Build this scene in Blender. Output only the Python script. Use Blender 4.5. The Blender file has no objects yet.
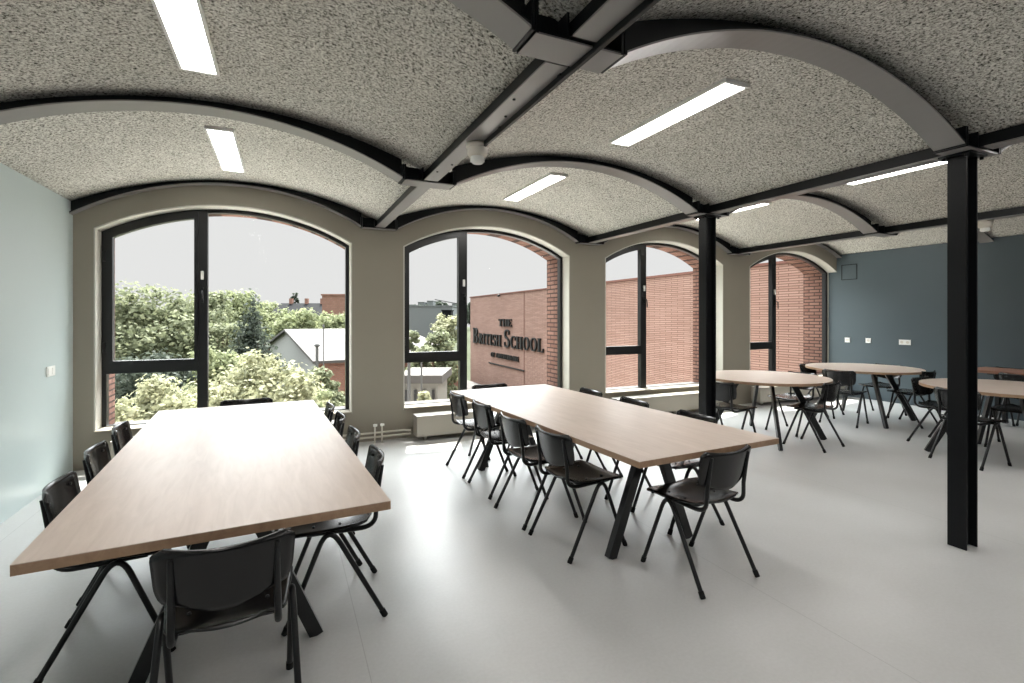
import bpy, bmesh, math, random
from mathutils import Vector, Matrix
random.seed(11)
PI = math.pi
scene = bpy.context.scene
COL = scene.collection

# ------------------------------------------------------------------ helpers
class MB:
    """collects geometry and links it as ONE mesh object"""
    def __init__(self):
        self.v = []; self.f = []; self.sm = []
    def add(self, vs, fs, smooth=False):
        o = len(self.v)
        self.v += [tuple(p) for p in vs]
        self.f += [tuple(i + o for i in q) for q in fs]
        self.sm += [smooth] * len(fs)
    def box(self, x0, x1, y0, y1, z0, z1):
        self.add([(x0,y0,z0),(x1,y0,z0),(x1,y1,z0),(x0,y1,z0),(x0,y0,z1),(x1,y0,z1),(x1,y1,z1),(x0,y1,z1)],
                 [(0,3,2,1),(4,5,6,7),(0,1,5,4),(1,2,6,5),(2,3,7,6),(3,0,4,7)])
    def bbox(self, x0, x1, y0, y1, z0, z1, b=0.004):
        """box with bevelled edges"""
        bm = bmesh.new()
        r = bmesh.ops.create_cube(bm, size=1)
        for v in bm.verts:
            v.co = Vector(((x0+x1)/2 + v.co.x*(x1-x0), (y0+y1)/2 + v.co.y*(y1-y0), (z0+z1)/2 + v.co.z*(z1-z0)))
        bmesh.ops.bevel(bm, geom=bm.edges[:], offset=b, segments=2, affect='EDGES', profile=0.5)
        bm.verts.index_update()
        self.add([v.co[:] for v in bm.verts], [[v.index for v in f.verts] for f in bm.faces])
        bm.free()
    def bar(self, a, b, w, d, up=(0,0,1)):
        """rectangular bar from a to b"""
        a = Vector(a); b = Vector(b); t = (b-a).normalized()
        u = Vector(up); s = t.cross(u)
        if s.length < 1e-4: s = t.cross(Vector((0,1,0)))
        s.normalize(); n = s.cross(t).normalized()
        vs = []
        for p in (a, b):
            for i, j in ((-1,-1),(1,-1),(1,1),(-1,1)):
                vs.append(p + s*i*w/2 + n*j*d/2)
        self.add(vs, [(0,3,2,1),(4,5,6,7),(0,1,5,4),(1,2,6,5),(2,3,7,6),(3,0,4,7)])
    def tube(self, pts, r, n=10, cap=True):
        pts = [Vector(p) for p in pts]; m = len(pts)
        t0 = (pts[1]-pts[0]).normalized()
        ref = Vector((0,0,1)) if abs(t0.z) < 0.9 else Vector((1,0,0))
        s = t0.cross(ref).normalized(); vs = []; fs = []
        for i, p in enumerate(pts):
            if i == 0: t = t0
            elif i == m-1: t = (pts[-1]-pts[-2]).normalized()
            else: t = ((pts[i+1]-p).normalized() + (p-pts[i-1]).normalized()).normalized()
            s = (s - t*s.dot(t)).normalized(); q = t.cross(s)
            rr = r[i] if isinstance(r, (list, tuple)) else r
            for k in range(n):
                a = 2*PI*k/n
                vs.append(p + s*math.cos(a)*rr + q*math.sin(a)*rr)
        for i in range(m-1):
            for k in range(n):
                fs.append((i*n+k, i*n+(k+1)%n, (i+1)*n+(k+1)%n, (i+1)*n+k))
        self.add(vs, fs, True)
        if cap:
            self.add(vs[:n], [tuple(range(n))[::-1]]); self.add(vs[-n:], [tuple(range(n))])
    def cyl(self, c, r, z0, z1, n=32, axis='z'):
        a = Vector(c); d = {'z':Vector((0,0,1)),'y':Vector((0,1,0)),'x':Vector((1,0,0))}[axis]
        self.tube([a+d*z0, a+d*z1], r, n)
    def lathe(self, c, prof, n=28):
        vs = []; fs = []
        for (r, z) in prof:
            for k in range(n):
                a = 2*PI*k/n; vs.append((c[0]+r*math.cos(a), c[1]+r*math.sin(a), c[2]+z))
        for i in range(len(prof)-1):
            for k in range(n):
                fs.append((i*n+k, i*n+(k+1)%n, (i+1)*n+(k+1)%n, (i+1)*n+k))
        self.add(vs, fs, True)
    def prism(self, poly, y0, y1):
        """polygon of (x,z) extruded along y"""
        n = len(poly)
        vs = [(x,y0,z) for x,z in poly] + [(x,y1,z) for x,z in poly]
        fs = [tuple(range(n)), tuple(range(2*n-1, n-1, -1))]
        fs += [(i, i+n, (i+1)%n+n, (i+1)%n) for i in range(n)]
        self.add(vs, fs)
    def ring(self, A, B, y0, y1):
        """frame between two loops of (x,z) with the same count, extruded along y"""
        n = len(A)
        vs = [(x,y0,z) for x,z in A]+[(x,y0,z) for x,z in B]+[(x,y1,z) for x,z in A]+[(x,y1,z) for x,z in B]
        fs = []
        for i in range(n):
            j = (i+1) % n
            fs += [(i,j,n+j,n+i), (2*n+i,3*n+i,3*n+j,2*n+j), (i,2*n+i,2*n+j,j), (n+i,n+j,3*n+j,3*n+i)]
        self.add(vs, fs)
    def build(self, name, mat, parent=None, fix=True):
        me = bpy.data.meshes.new(name)
        me.from_pydata(self.v, [], self.f)
        for p, s in zip(me.polygons, self.sm): p.use_smooth = s
        if fix:
            bm = bmesh.new(); bm.from_mesh(me)
            bmesh.ops.recalc_face_normals(bm, faces=bm.faces[:]); bm.to_mesh(me); bm.free()
        me.materials.append(mat)
        o = bpy.data.objects.new(name, me); COL.objects.link(o)
        if parent is not None: o.parent = parent
        return o

def tag(o, label=None, cat=None, group=None, kind=None):
    if label: o['label'] = label
    if cat: o['category'] = cat
    if group: o['group'] = group
    if kind: o['kind'] = kind
    return o
def thing(name, label, cat, loc=(0,0,0), rz=0.0, group=None):
    o = bpy.data.objects.new(name, None); COL.objects.link(o)
    o.empty_display_size = 0.1
    o.location = loc; o.rotation_euler = (0,0,rz)
    return tag(o, label, cat, group)
def dup(root, loc, rz, label=None, group=None):
    r = root.copy(); COL.objects.link(r); r.location = loc; r.rotation_euler = (0,0,rz)
    if label: r['label'] = label
    if group: r['group'] = group
    for ch in list(root.children):
        c = ch.copy(); COL.objects.link(c); c.parent = r
        for g in list(ch.children):
            d = g.copy(); COL.objects.link(d); d.parent = c
    return r

# ------------------------------------------------------------------ materials
def new_mat(name):
    m = bpy.data.materials.new(name); m.use_nodes = True
    nt = m.node_tree; b = nt.nodes['Principled BSDF']
    return m, nt, b
def plain(name, col, rough=0.5, spec=0.5, metal=0.0, noise=0.0, nscale=8.0):
    m, nt, b = new_mat(name)
    b.inputs['Base Color'].default_value = (*col, 1); b.inputs['Roughness'].default_value = rough
    b.inputs['Specular IOR Level'].default_value = spec; b.inputs['Metallic'].default_value = metal
    if noise > 0:
        tc = nt.nodes.new('ShaderNodeTexCoord'); n = nt.nodes.new('ShaderNodeTexNoise')
        n.inputs['Scale'].default_value = nscale; n.inputs['Detail'].default_value = 4
        mr = nt.nodes.new('ShaderNodeMapRange')
        mr.inputs['To Min'].default_value = 1-noise; mr.inputs['To Max'].default_value = 1+noise
        mx = nt.nodes.new('ShaderNodeVectorMath'); mx.operation = 'SCALE'; mx.inputs[0].default_value = col
        nt.links.new(tc.outputs['Object'], n.inputs['Vector']); nt.links.new(n.outputs['Fac'], mr.inputs['Value'])
        nt.links.new(mr.outputs['Result'], mx.inputs['Scale']); nt.links.new(mx.outputs['Vector'], b.inputs['Base Color'])
    return m
def ramp(nt, stops):
    r = nt.nodes.new('ShaderNodeValToRGB'); e = r.color_ramp.elements
    while len(e) < len(stops): e.new(0.5)
    for q, (p, c) in zip(e, stops): q.position = p; q.color = (*c, 1)
    return r
def emit(name, col, s):
    m = bpy.data.materials.new(name); m.use_nodes = True; nt = m.node_tree
    nt.nodes.clear(); e = nt.nodes.new('ShaderNodeEmission'); o = nt.nodes.new('ShaderNodeOutputMaterial')
    e.inputs['Color'].default_value = (*col,1); e.inputs['Strength'].default_value = s
    nt.links.new(e.outputs[0], o.inputs['Surface']); return m

def ceiling_mat():
    m, nt, b = new_mat('wood_wool_ceiling')
    tc = nt.nodes.new('ShaderNodeTexCoord')
    n1 = nt.nodes.new('ShaderNodeTexNoise'); n1.inputs['Scale'].default_value = 78; n1.inputs['Detail'].default_value = 2.5; n1.inputs['Roughness'].default_value = 0.62
    n1.inputs['Distortion'].default_value = 0.6
    n2 = nt.nodes.new('ShaderNodeTexNoise'); n2.inputs['Scale'].default_value = 1.6; n2.inputs['Detail'].default_value = 3
    r = ramp(nt, [(0.33,(0.035,0.032,0.028)),(0.42,(0.32,0.308,0.275)),(0.55,(0.61,0.595,0.55)),(0.70,(0.80,0.785,0.735))])
    nt.links.new(tc.outputs['Object'], n1.inputs['Vector']); nt.links.new(tc.outputs['Object'], n2.inputs['Vector'])
    nt.links.new(n1.outputs['Fac'], r.inputs['Fac'])
    mr = nt.nodes.new('ShaderNodeMapRange'); mr.inputs['To Min'].default_value = 0.86; mr.inputs['To Max'].default_value = 1.14
    nt.links.new(n2.outputs['Fac'], mr.inputs['Value'])
    mx = nt.nodes.new('ShaderNodeVectorMath'); mx.operation = 'SCALE'
    nt.links.new(r.outputs['Color'], mx.inputs[0]); nt.links.new(mr.outputs['Result'], mx.inputs['Scale'])
    nt.links.new(mx.outputs['Vector'], b.inputs['Base Color'])
    bp = nt.nodes.new('ShaderNodeBump'); bp.inputs['Strength'].default_value = 0.6; bp.inputs['Distance'].default_value = 0.012
    nt.links.new(n1.outputs['Fac'], bp.inputs['Height']); nt.links.new(bp.outputs['Normal'], b.inputs['Normal'])
    b.inputs['Roughness'].default_value = 1.0; b.inputs['Specular IOR Level'].default_value = 0.05
    return m
def floor_mat():
    m, nt, b = new_mat('grey_linoleum')
    tc = nt.nodes.new('ShaderNodeTexCoord')
    n1 = nt.nodes.new('ShaderNodeTexNoise'); n1.inputs['Scale'].default_value = 0.9; n1.inputs['Detail'].default_value = 5
    n3 = nt.nodes.new('ShaderNodeTexNoise'); n3.inputs['Scale'].default_value = 60; n3.inputs['Detail'].default_value = 3
    mxn = nt.nodes.new('ShaderNodeMix'); mxn.data_type = 'FLOAT'; mxn.inputs['Factor'].default_value = 0.25
    nt.links.new(tc.outputs['Object'], n1.inputs['Vector']); nt.links.new(tc.outputs['Object'], n3.inputs['Vector'])
    nt.links.new(n1.outputs['Fac'], mxn.inputs['A']); nt.links.new(n3.outputs['Fac'], mxn.inputs['B'])
    r = ramp(nt, [(0.3,(0.44,0.44,0.432)),(0.7,(0.555,0.558,0.553))])
    nt.links.new(mxn.outputs['Result'], r.inputs['Fac'])
    # welded seams between the sheets, two metres apart
    sep = nt.nodes.new('ShaderNodeSeparateXYZ'); nt.links.new(tc.outputs['Object'], sep.inputs[0])
    def seam(out, off, per, w):
        a = nt.nodes.new('ShaderNodeMath'); a.operation = 'ADD'; a.inputs[1].default_value = off
        nt.links.new(out, a.inputs[0])
        p = nt.nodes.new('ShaderNodeMath'); p.operation = 'PINGPONG'; p.inputs[1].default_value = per/2
        nt.links.new(a.outputs[0], p.inputs[0])
        l = nt.nodes.new('ShaderNodeMath'); l.operation = 'LESS_THAN'; l.inputs[1].default_value = w
        nt.links.new(p.outputs[0], l.inputs[0]); return l
    s1 = seam(sep.outputs['X'], -0.32, 1.98, 0.0022)
    k = nt.nodes.new('ShaderNodeMath'); k.operation = 'MULTIPLY'; k.inputs[1].default_value = 0.30
    nt.links.new(s1.outputs[0], k.inputs[0])
    mx = nt.nodes.new('ShaderNodeMix'); mx.data_type = 'RGBA'
    nt.links.new(k.outputs[0], mx.inputs['Factor']); nt.links.new(r.outputs['Color'], mx.inputs['A']); mx.inputs['B'].default_value = (0.18,0.18,0.17,1)
    nt.links.new(mx.outputs['Result'], b.inputs['Base Color'])
    rr = nt.nodes.new('ShaderNodeMapRange'); rr.inputs['To Min'].default_value = 0.29; rr.inputs['To Max'].default_value = 0.36
    nt.links.new(n1.outputs['Fac'], rr.inputs['Value']); nt.links.new(rr.outputs['Result'], b.inputs['Roughness'])
    b.inputs['Specular IOR Level'].default_value = 0.25
    return m
def oak_mat(name, c0, c1):
    m, nt, b = new_mat(name)
    tc = nt.nodes.new('ShaderNodeTexCoord'); mp = nt.nodes.new('ShaderNodeMapping'); mp.inputs['Scale'].default_value = (9,1.1,9)
    n = nt.nodes.new('ShaderNodeTexNoise'); n.inputs['Scale'].default_value = 3.2; n.inputs['Detail'].default_value = 7; n.inputs['Roughness'].default_value = 0.6; n.inputs['Distortion'].default_value = 0.8
    nt.links.new(tc.outputs['Object'], mp.inputs['Vector']); nt.links.new(mp.outputs['Vector'], n.inputs['Vector'])
    r = ramp(nt, [(0.25,c0),(0.75,c1)]); nt.links.new(n.outputs['Fac'], r.inputs['Fac'])
    n2 = nt.nodes.new('ShaderNodeTexNoise'); n2.inputs['Scale'].default_value = 1.7; n2.inputs['Detail'].default_value = 3
    nt.links.new(tc.outputs['Object'], n2.inputs['Vector'])
    mr = nt.nodes.new('ShaderNodeMapRange'); mr.inputs['To Min'].default_value = 0.9; mr.inputs['To Max'].default_value = 1.1
    nt.links.new(n2.outputs['Fac'], mr.inputs['Value'])
    mx = nt.nodes.new('ShaderNodeVectorMath'); mx.operation = 'SCALE'
    nt.links.new(r.outputs['Color'], mx.inputs[0]); nt.links.new(mr.outputs['Result'], mx.inputs['Scale'])
    nt.links.new(mx.outputs['Vector'], b.inputs['Base Color'])
    rr = nt.nodes.new('ShaderNodeMapRange'); rr.inputs['To Min'].default_value = 0.30; rr.inputs['To Max'].default_value = 0.46
    nt.links.new(n2.outputs['Fac'], rr.inputs['Value']); nt.links.new(rr.outputs['Result'], b.inputs['Roughness'])
    b.inputs['Specular IOR Level'].default_value = 0.5
    return m
def brick_mat(name, c1, c2, mortar, bw, bh, axis, mort=0.012, bump=0.4):
    """axis: which object axes are (along, up): 'xz' or 'yz'"""
    m, nt, b = new_mat(name)
    tc = nt.nodes.new('ShaderNodeTexCoord'); sp = nt.nodes.new('ShaderNodeSeparateXYZ'); cb = nt.nodes.new('ShaderNodeCombineXYZ')
    nt.links.new(tc.outputs['Object'], sp.inputs[0])
    if axis == 'xy+z':
        a = nt.nodes.new('ShaderNodeMath'); a.operation = 'ADD'
        nt.links.new(sp.outputs['X'], a.inputs[0]); nt.links.new(sp.outputs['Y'], a.inputs[1]); nt.links.new(a.outputs[0], cb.inputs['X'])
    else:
        nt.links.new(sp.outputs[axis[0].upper()], cb.inputs['X'])
    nt.links.new(sp.outputs['Z'], cb.inputs['Y'])
    t = nt.nodes.new('ShaderNodeTexBrick'); t.inputs['Scale'].default_value = 1.0
    t.inputs['Brick Width'].default_value = bw; t.inputs['Row Height'].default_value = bh; t.inputs['Mortar Size'].default_value = mort/2
    t.inputs['Mortar Smooth'].default_value = 0.2; t.inputs['Bias'].default_value = -0.1
    t.inputs['Color1'].default_value = (*c1,1); t.inputs['Color2'].default_value = (*c2,1); t.inputs['Mortar'].default_value = (*mortar,1)
    nt.links.new(cb.outputs[0], t.inputs['Vector'])
    n = nt.nodes.new('ShaderNodeTexNoise'); n.inputs['Scale'].default_value = 0.7; n.inputs['Detail'].default_value = 5
    nt.links.new(tc.outputs['Object'], n.inputs['Vector'])
    mr = nt.nodes.new('ShaderNodeMapRange'); mr.inputs['To Min'].default_value = 0.82; mr.inputs['To Max'].default_value = 1.18
    nt.links.new(n.outputs['Fac'], mr.inputs['Value'])
    mx = nt.nodes.new('ShaderNodeVectorMath'); mx.operation = 'SCALE'
    nt.links.new(t.outputs['Color'], mx.inputs[0]); nt.links.new(mr.outputs['Result'], mx.inputs['Scale'])
    nt.links.new(mx.outputs['Vector'], b.inputs['Base Color'])
    bp = nt.nodes.new('ShaderNodeBump'); bp.inputs['Strength'].default_value = bump; bp.inputs['Distance'].default_value = 0.008; bp.invert = True
    nt.links.new(t.outputs['Fac'], bp.inputs['Height']); nt.links.new(bp.outputs['Normal'], b.inputs['Normal'])
    b.inputs['Roughness'].default_value = 0.9; b.inputs['Specular IOR Level'].default_value = 0.1
    return m
def leaf_mat(name, c0, c1):
    m, nt, b = new_mat(name)
    g = nt.nodes.new('ShaderNodeNewGeometry'); r = ramp(nt, [(0.0,c0),(1.0,c1)])
    nt.links.new(g.outputs['Random Per Island'], r.inputs['Fac']); nt.links.new(r.outputs['Color'], b.inputs['Base Color'])
    b.inputs['Roughness'].default_value = 0.7; b.inputs['Specular IOR Level'].default_value = 0.2
    tr = nt.nodes.new('ShaderNodeBsdfTranslucent'); nt.links.new(r.outputs['Color'], tr.inputs['Color'])
    ms = nt.nodes.new('ShaderNodeMixShader'); ms.inputs['Fac'].default_value = 0.45
    out = nt.nodes['Material Output']
    nt.links.new(b.outputs[0], ms.inputs[1]); nt.links.new(tr.outputs[0], ms.inputs[2]); nt.links.new(ms.outputs[0], out.inputs['Surface'])
    return m
def glass_mat():
    m = bpy.data.materials.new('window_glass'); m.use_nodes = True; nt = m.node_tree; nt.nodes.clear()
    t = nt.nodes.new('ShaderNodeBsdfTransparent'); t.inputs['Color'].default_value = (0.97,0.98,0.975,1)
    g = nt.nodes.new('ShaderNodeBsdfGlossy'); g.inputs['Roughness'].default_value = 0.02
    lw = nt.nodes.new('ShaderNodeLayerWeight'); lw.inputs['Blend'].default_value = 0.06
    ms = nt.nodes.new('ShaderNodeMixShader'); o = nt.nodes.new('ShaderNodeOutputMaterial')
    nt.links.new(lw.outputs['Fresnel'], ms.inputs['Fac']); nt.links.new(t.outputs[0], ms.inputs[1]); nt.links.new(g.outputs[0], ms.inputs[2])
    nt.links.new(ms.outputs[0], o.inputs['Surface']); return m

M = {}
M['ceil'] = ceiling_mat()
M['floor'] = floor_mat()
M['oak'] = oak_mat('oak_veneer', (0.49,0.40,0.34), (0.60,0.505,0.44))
M['oak_edge'] = oak_mat('oak_edge', (0.27,0.165,0.10), (0.40,0.26,0.165))
M['brown'] = oak_mat('brown_veneer', (0.26,0.13,0.085), (0.36,0.19,0.13))
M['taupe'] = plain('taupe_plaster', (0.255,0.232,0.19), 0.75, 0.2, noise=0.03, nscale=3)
M['cream'] = plain('cream_lining_paint', (0.50,0.485,0.435), 0.6, 0.3)  # paler than the wall: skylight on the reveals put into the colour
M['mint'] = plain('pale_mint_paint', (0.48,0.555,0.555), 0.36, 0.45, noise=0.02, nscale=2)
M['slate'] = plain('slate_blue_paint', (0.078,0.102,0.115), 0.5, 0.3, noise=0.03, nscale=2)
M['white'] = plain('white_plaster', (0.66,0.66,0.63), 0.8, 0.2)
M['steel'] = plain('black_steel_paint', (0.005,0.006,0.007), 0.42, 0.25, noise=0.1, nscale=10)
M['soffit'] = plain('grey_fireproof_coat', (0.21,0.20,0.195), 0.36, 0.6, noise=0.05, nscale=5)  # grey stands for light caught on the undersides of the black steel
M['frame'] = plain('anthracite_window_paint', (0.009,0.0095,0.0105), 0.32, 0.45)
M['chairwood'] = plain('black_stained_plywood', (0.0085,0.0085,0.009), 0.22, 0.45, noise=0.15, nscale=14)
M['chairedge'] = plain('black_tube', (0.007,0.0075,0.008), 0.36, 0.4)
M['rubber'] = plain('black_rubber', (0.012,0.012,0.012), 0.8, 0.2)
M['tableleg'] = plain('black_leg_steel', (0.009,0.010,0.011), 0.33, 0.5)
M['whiteplastic'] = plain('white_plastic', (0.78,0.78,0.75), 0.4, 0.5)
M['creamplastic'] = plain('cream_plastic', (0.62,0.58,0.51), 0.45, 0.5)
M['radiator'] = plain('beige_radiator_enamel', (0.27,0.25,0.21), 0.4, 0.5)
M['chrome'] = plain('bare_pipe_metal', (0.62,0.59,0.52), 0.3, 0.5, 0.6)
M['housing'] = plain('white_lamp_housing', (0.80,0.79,0.77), 0.5, 0.4)
M['lamp'] = emit('lamp_diffuser', (1.0,0.965,0.93), 11.0)
M['glass'] = glass_mat()
M['redbrick'] = brick_mat('red_brick', (0.185,0.105,0.082), (0.135,0.070,0.054), (0.05,0.031,0.025), 0.21, 0.062, 'xy+z', 0.02)
M['wingbrick'] = brick_mat('pink_brick', (0.232,0.150,0.122), (0.195,0.120,0.095), (0.105,0.061,0.049), 0.5, 0.056, 'yz', 0.019)
M['annexbrick'] = brick_mat('annex_brick', (0.23,0.115,0.088), (0.19,0.09,0.068), (0.17,0.12,0.10), 0.22, 0.09, 'xy+z', 0.02)
M['letter'] = plain('black_letter_metal', (0.004,0.0035,0.003), 0.5, 0.3)
M['seam'] = plain('seam_joint', (0.122,0.061,0.049), 0.9, 0.1)
M['roofwhite'] = plain('pale_roof_sheet', (0.068,0.062,0.059), 0.8, 0.2, noise=0.06, nscale=0.6)
M['shedwall'] = plain('white_render', (0.252,0.252,0.244), 0.9, 0.1)
M['palerender'] = plain('pale_render', (0.16,0.155,0.14), 0.9, 0.1)
M['roofdark'] = plain('dark_roof_tile', (0.0085,0.009,0.0105), 0.9, 0.1, noise=0.15, nscale=0.5)
M['greyclad'] = plain('grey_cladding', (0.16,0.168,0.172), 0.8, 0.2, noise=0.05, nscale=0.3)
M['towerbrick'] = brick_mat('tower_brick', (0.28,0.155,0.125), (0.24,0.125,0.098), (0.20,0.14,0.11), 0.5, 0.3, 'xy+z', 0.05)
M['ground'] = plain('grass_ground', (0.03,0.036,0.018), 0.95, 0.1, noise=0.3, nscale=0.4)
M['pave'] = plain('pale_concrete_paving', (0.62,0.60,0.56), 0.9, 0.1, noise=0.06, nscale=0.8)
M['bark'] = plain('tree_bark', (0.11,0.085,0.06), 0.95, 0.1, noise=0.3, nscale=6)
M['leaf_mid'] = leaf_mat('mid_green_leaf', (0.10,0.115,0.065), (0.235,0.25,0.155))
M['leaf_pale'] = leaf_mat('pale_green_leaf', (0.20,0.205,0.12), (0.38,0.375,0.25))
M['leaf_dark'] = leaf_mat('dark_needle', (0.04,0.05,0.04), (0.085,0.10,0.075))
M['leaf_bright'] = leaf_mat('bright_green_leaf', (0.125,0.145,0.072), (0.265,0.285,0.165))
M['poleg'] = plain('grey_pole', (0.081,0.081,0.081), 0.6, 0.3)
M['car'] = plain('grey_car_paint', (0.183,0.187,0.191), 0.3, 0.5)

# ------------------------------------------------------------------ measures (metres)
D = 6.02                      # room face of the window wall
YF = 6.20                     # window frames
YO = 6.68                     # outer face of the facade
XL, XR, YB = -1.80, 9.40, -4.2
BEAM = [1.02, 3.92, 6.82]
BAYC = [-0.43, 2.47, 5.37, 8.27]
RIBY = [5.972, 3.82, 1.69]
HW = {5.972: 0.044, 3.82: 0.08, 1.69: 0.08}   # half flange width
ZC = 2.862          # vault crown, vault radius
ZS = 2.483                    # underside of beams
RC, RR = 2.797, 2.66          # rib underside crown, rib radius
OPEN = [(-1.642,0.722),(1.314,3.622),(4.213,6.519),(7.123,9.40)]
ZSILL, ZSP, ZAR = 0.34, 2.30, 2.62
def arc_z(x, xl, xr, zs=ZSP, zc=ZAR, inset=0.0):
    c = xr-xl; r = zc-zs; R = (c*c/4+r*r)/(2*r); m = (xl+xr)/2
    return zc-R+math.sqrt(max((R-inset)**2-(x-m)**2, 0.0))
VAULT = [(-0.36,3.3),(2.47,3.6),(5.37,3.6),(8.12,3.3)]    # centre and radius of each barrel
def vault_z(x, k):
    c, r = VAULT[k]; return ZC-r+math.sqrt(r*r-(x-c)**2)
def rib_z(x, c, off=0.0, rc=RC, R_=RR): return rc-R_+math.sqrt((R_+off)**2-(x-c)**2)

# ------------------------------------------------------------------ the setting
b = MB(); b.box(XL-0.3, XR+0.3, YB-0.3, D+0.02, -0.2, 0.0)
tag(b.build('floor', M['floor']), kind='structure')
b = MB(); b.box(XL-0.25, XL, YB-0.25, YO, 0.0, 3.3)
tag(b.build('wall_left', M['mint']), kind='structure')
b = MB(); b.box(XR, XR+0.25, YB-0.25, YF-0.03, 0.0, 3.3)
tag(b.build('wall_right', M['slate']), kind='structure')
b = MB(); b.box(XL-0.25, XR+0.25, YB-0.25, YB, 0.0, 3.3)
tag(b.build('wall_back', M['slate']), kind='structure')

def wall_openings(mb, y0, y1, opens, x0, x1, z0, z1, zsill, grow=0.0, lift=0.0):
    N = 28; px = x0
    for (xl, xr) in opens:
        xl -= grow; xr += grow
        if xl > px: mb.box(px, xl, y0, y1, z0, z1)
        mb.box(xl, xr, y0, y1, z0, zsill)
        for i in range(N):
            a = xl+(xr-xl)*i/N; c = xl+(xr-xl)*(i+1)/N
            za = arc_z(a,xl,xr)+lift; zc = arc_z(c,xl,xr)+lift
            mb.add([(a,y0,za),(c,y0,zc),(c,y0,z1),(a,y0,z1),(a,y1,za),(c,y1,zc),(c,y1,z1),(a,y1,z1)],
                   [(0,1,2,3),(4,7,6,5),(0,4,5,1),(3,2,6,7)])
        px = xr
    if px < x1: mb.box(px, x1, y0, y1, z0, z1)
b = MB(); wall_openings(b, D, YF, OPEN, XL, XR, 0.0, 3.25, ZSILL)
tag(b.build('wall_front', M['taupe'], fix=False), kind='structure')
b = MB(); wall_openings(b, YF+0.07, YO, OPEN, XL-0.6, XR+3.5, -4.0, 3.6, ZSILL-0.05, 0.0)
b.box(XL-0.6, XL, YF, YF+0.07, -4.0, 3.6)
for i in range(3): b.box(OPEN[i][1]+0.002, OPEN[i+1][0]-0.002, YF, YF+0.07, 0, 3.2)
tag(b.build('wall_facade', M['redbrick'], fix=False), kind='structure')

# vaulted ceiling, one barrel per bay, with thickness
b = MB()
for k in range(4):
    x0 = [XL, BEAM[0], BEAM[1], BEAM[2]][k]; x1 = [BEAM[0], BEAM[1], BEAM[2], XR][k]
    N = 40; v = []; f = []
    for i in range(N+1):
        x = x0+(x1-x0)*i/N; z = vault_z(x, k)
        v += [(x,YB,z),(x,D+0.02,z)]
    f = [(2*i,2*i+1,2*i+3,2*i+2) for i in range(N)]
    b.add(v, f, True)
o = b.build('ceiling', M['ceil'], fix=False)
md = o.modifiers.new('solid', 'SOLIDIFY'); md.thickness = 0.12; md.offset = -1
tag(o, kind='structure')
b = MB(); b.box(XL-0.25, XR+0.25, YB-0.25, YO, 3.25, 3.4)
tag(b.build('roof_slab', M['white']), kind='structure')

# ---- steel: beams, arched ribs, joints, columns
def i_beam(y0, y1, x, nm, label, cable=False):
    t = thing(nm, label, 'beam', (x, (y0+y1)/2, ZS), 0, 'straight steel beams of the ceiling'); t['kind'] = 'structure'
    L = (y1-y0)/2
    w = MB(); w.box(-0.026,0.026,-L,L,0.010,0.092); w.box(-0.05,0.05,-L,L,0.006,0.012)
    w.build('web', M['steel'], t)
    cuts = [-L]+[v for ry in sorted(RIBY) for v in (ry-HW[ry]-0.024-(y0+y1)/2, ry+HW[ry]+0.024-(y0+y1)/2)]+[L]
    for a, c_ in zip(cuts[0::2], cuts[1::2]):
        if c_-a < 0.03: continue
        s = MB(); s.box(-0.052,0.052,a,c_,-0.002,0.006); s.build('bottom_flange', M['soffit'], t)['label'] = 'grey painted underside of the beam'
    if cable:
        c = MB(); c.bbox(0.051,0.070,-L,0.10,-0.030,0.010,0.003); c.build('cable_conduit', M['steel'], t)
        for yy in (-1.6,-0.85,-0.2):
            q = MB(); q.box(0.045,0.082,yy-0.012,yy+0.012,-0.012,0.004); q.build('conduit_clip', M['steel'], t)
        for yy in (-0.55,-0.35,0.55,0.75):
            q = MB(); q.lathe((-0.025 if yy<-0.4 or yy>0.7 else 0.02, yy, -0.002), [(0.0,-0.006),(0.007,-0.006),(0.008,0.0)], 10); q.build('bolt', M['steel'], t)
    return t
i_beam(-0.6, D, BEAM[0], 'steel_beam', 'steel beam without columns, cable conduit along its right edge', True)
i_beam(-0.6, D, BEAM[1], 'steel_beam', 'steel beam carried by the two black columns')
i_beam(-0.6, D, BEAM[2], 'steel_beam', 'steel beam at the far right, nearest the slate blue wall')

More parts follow.
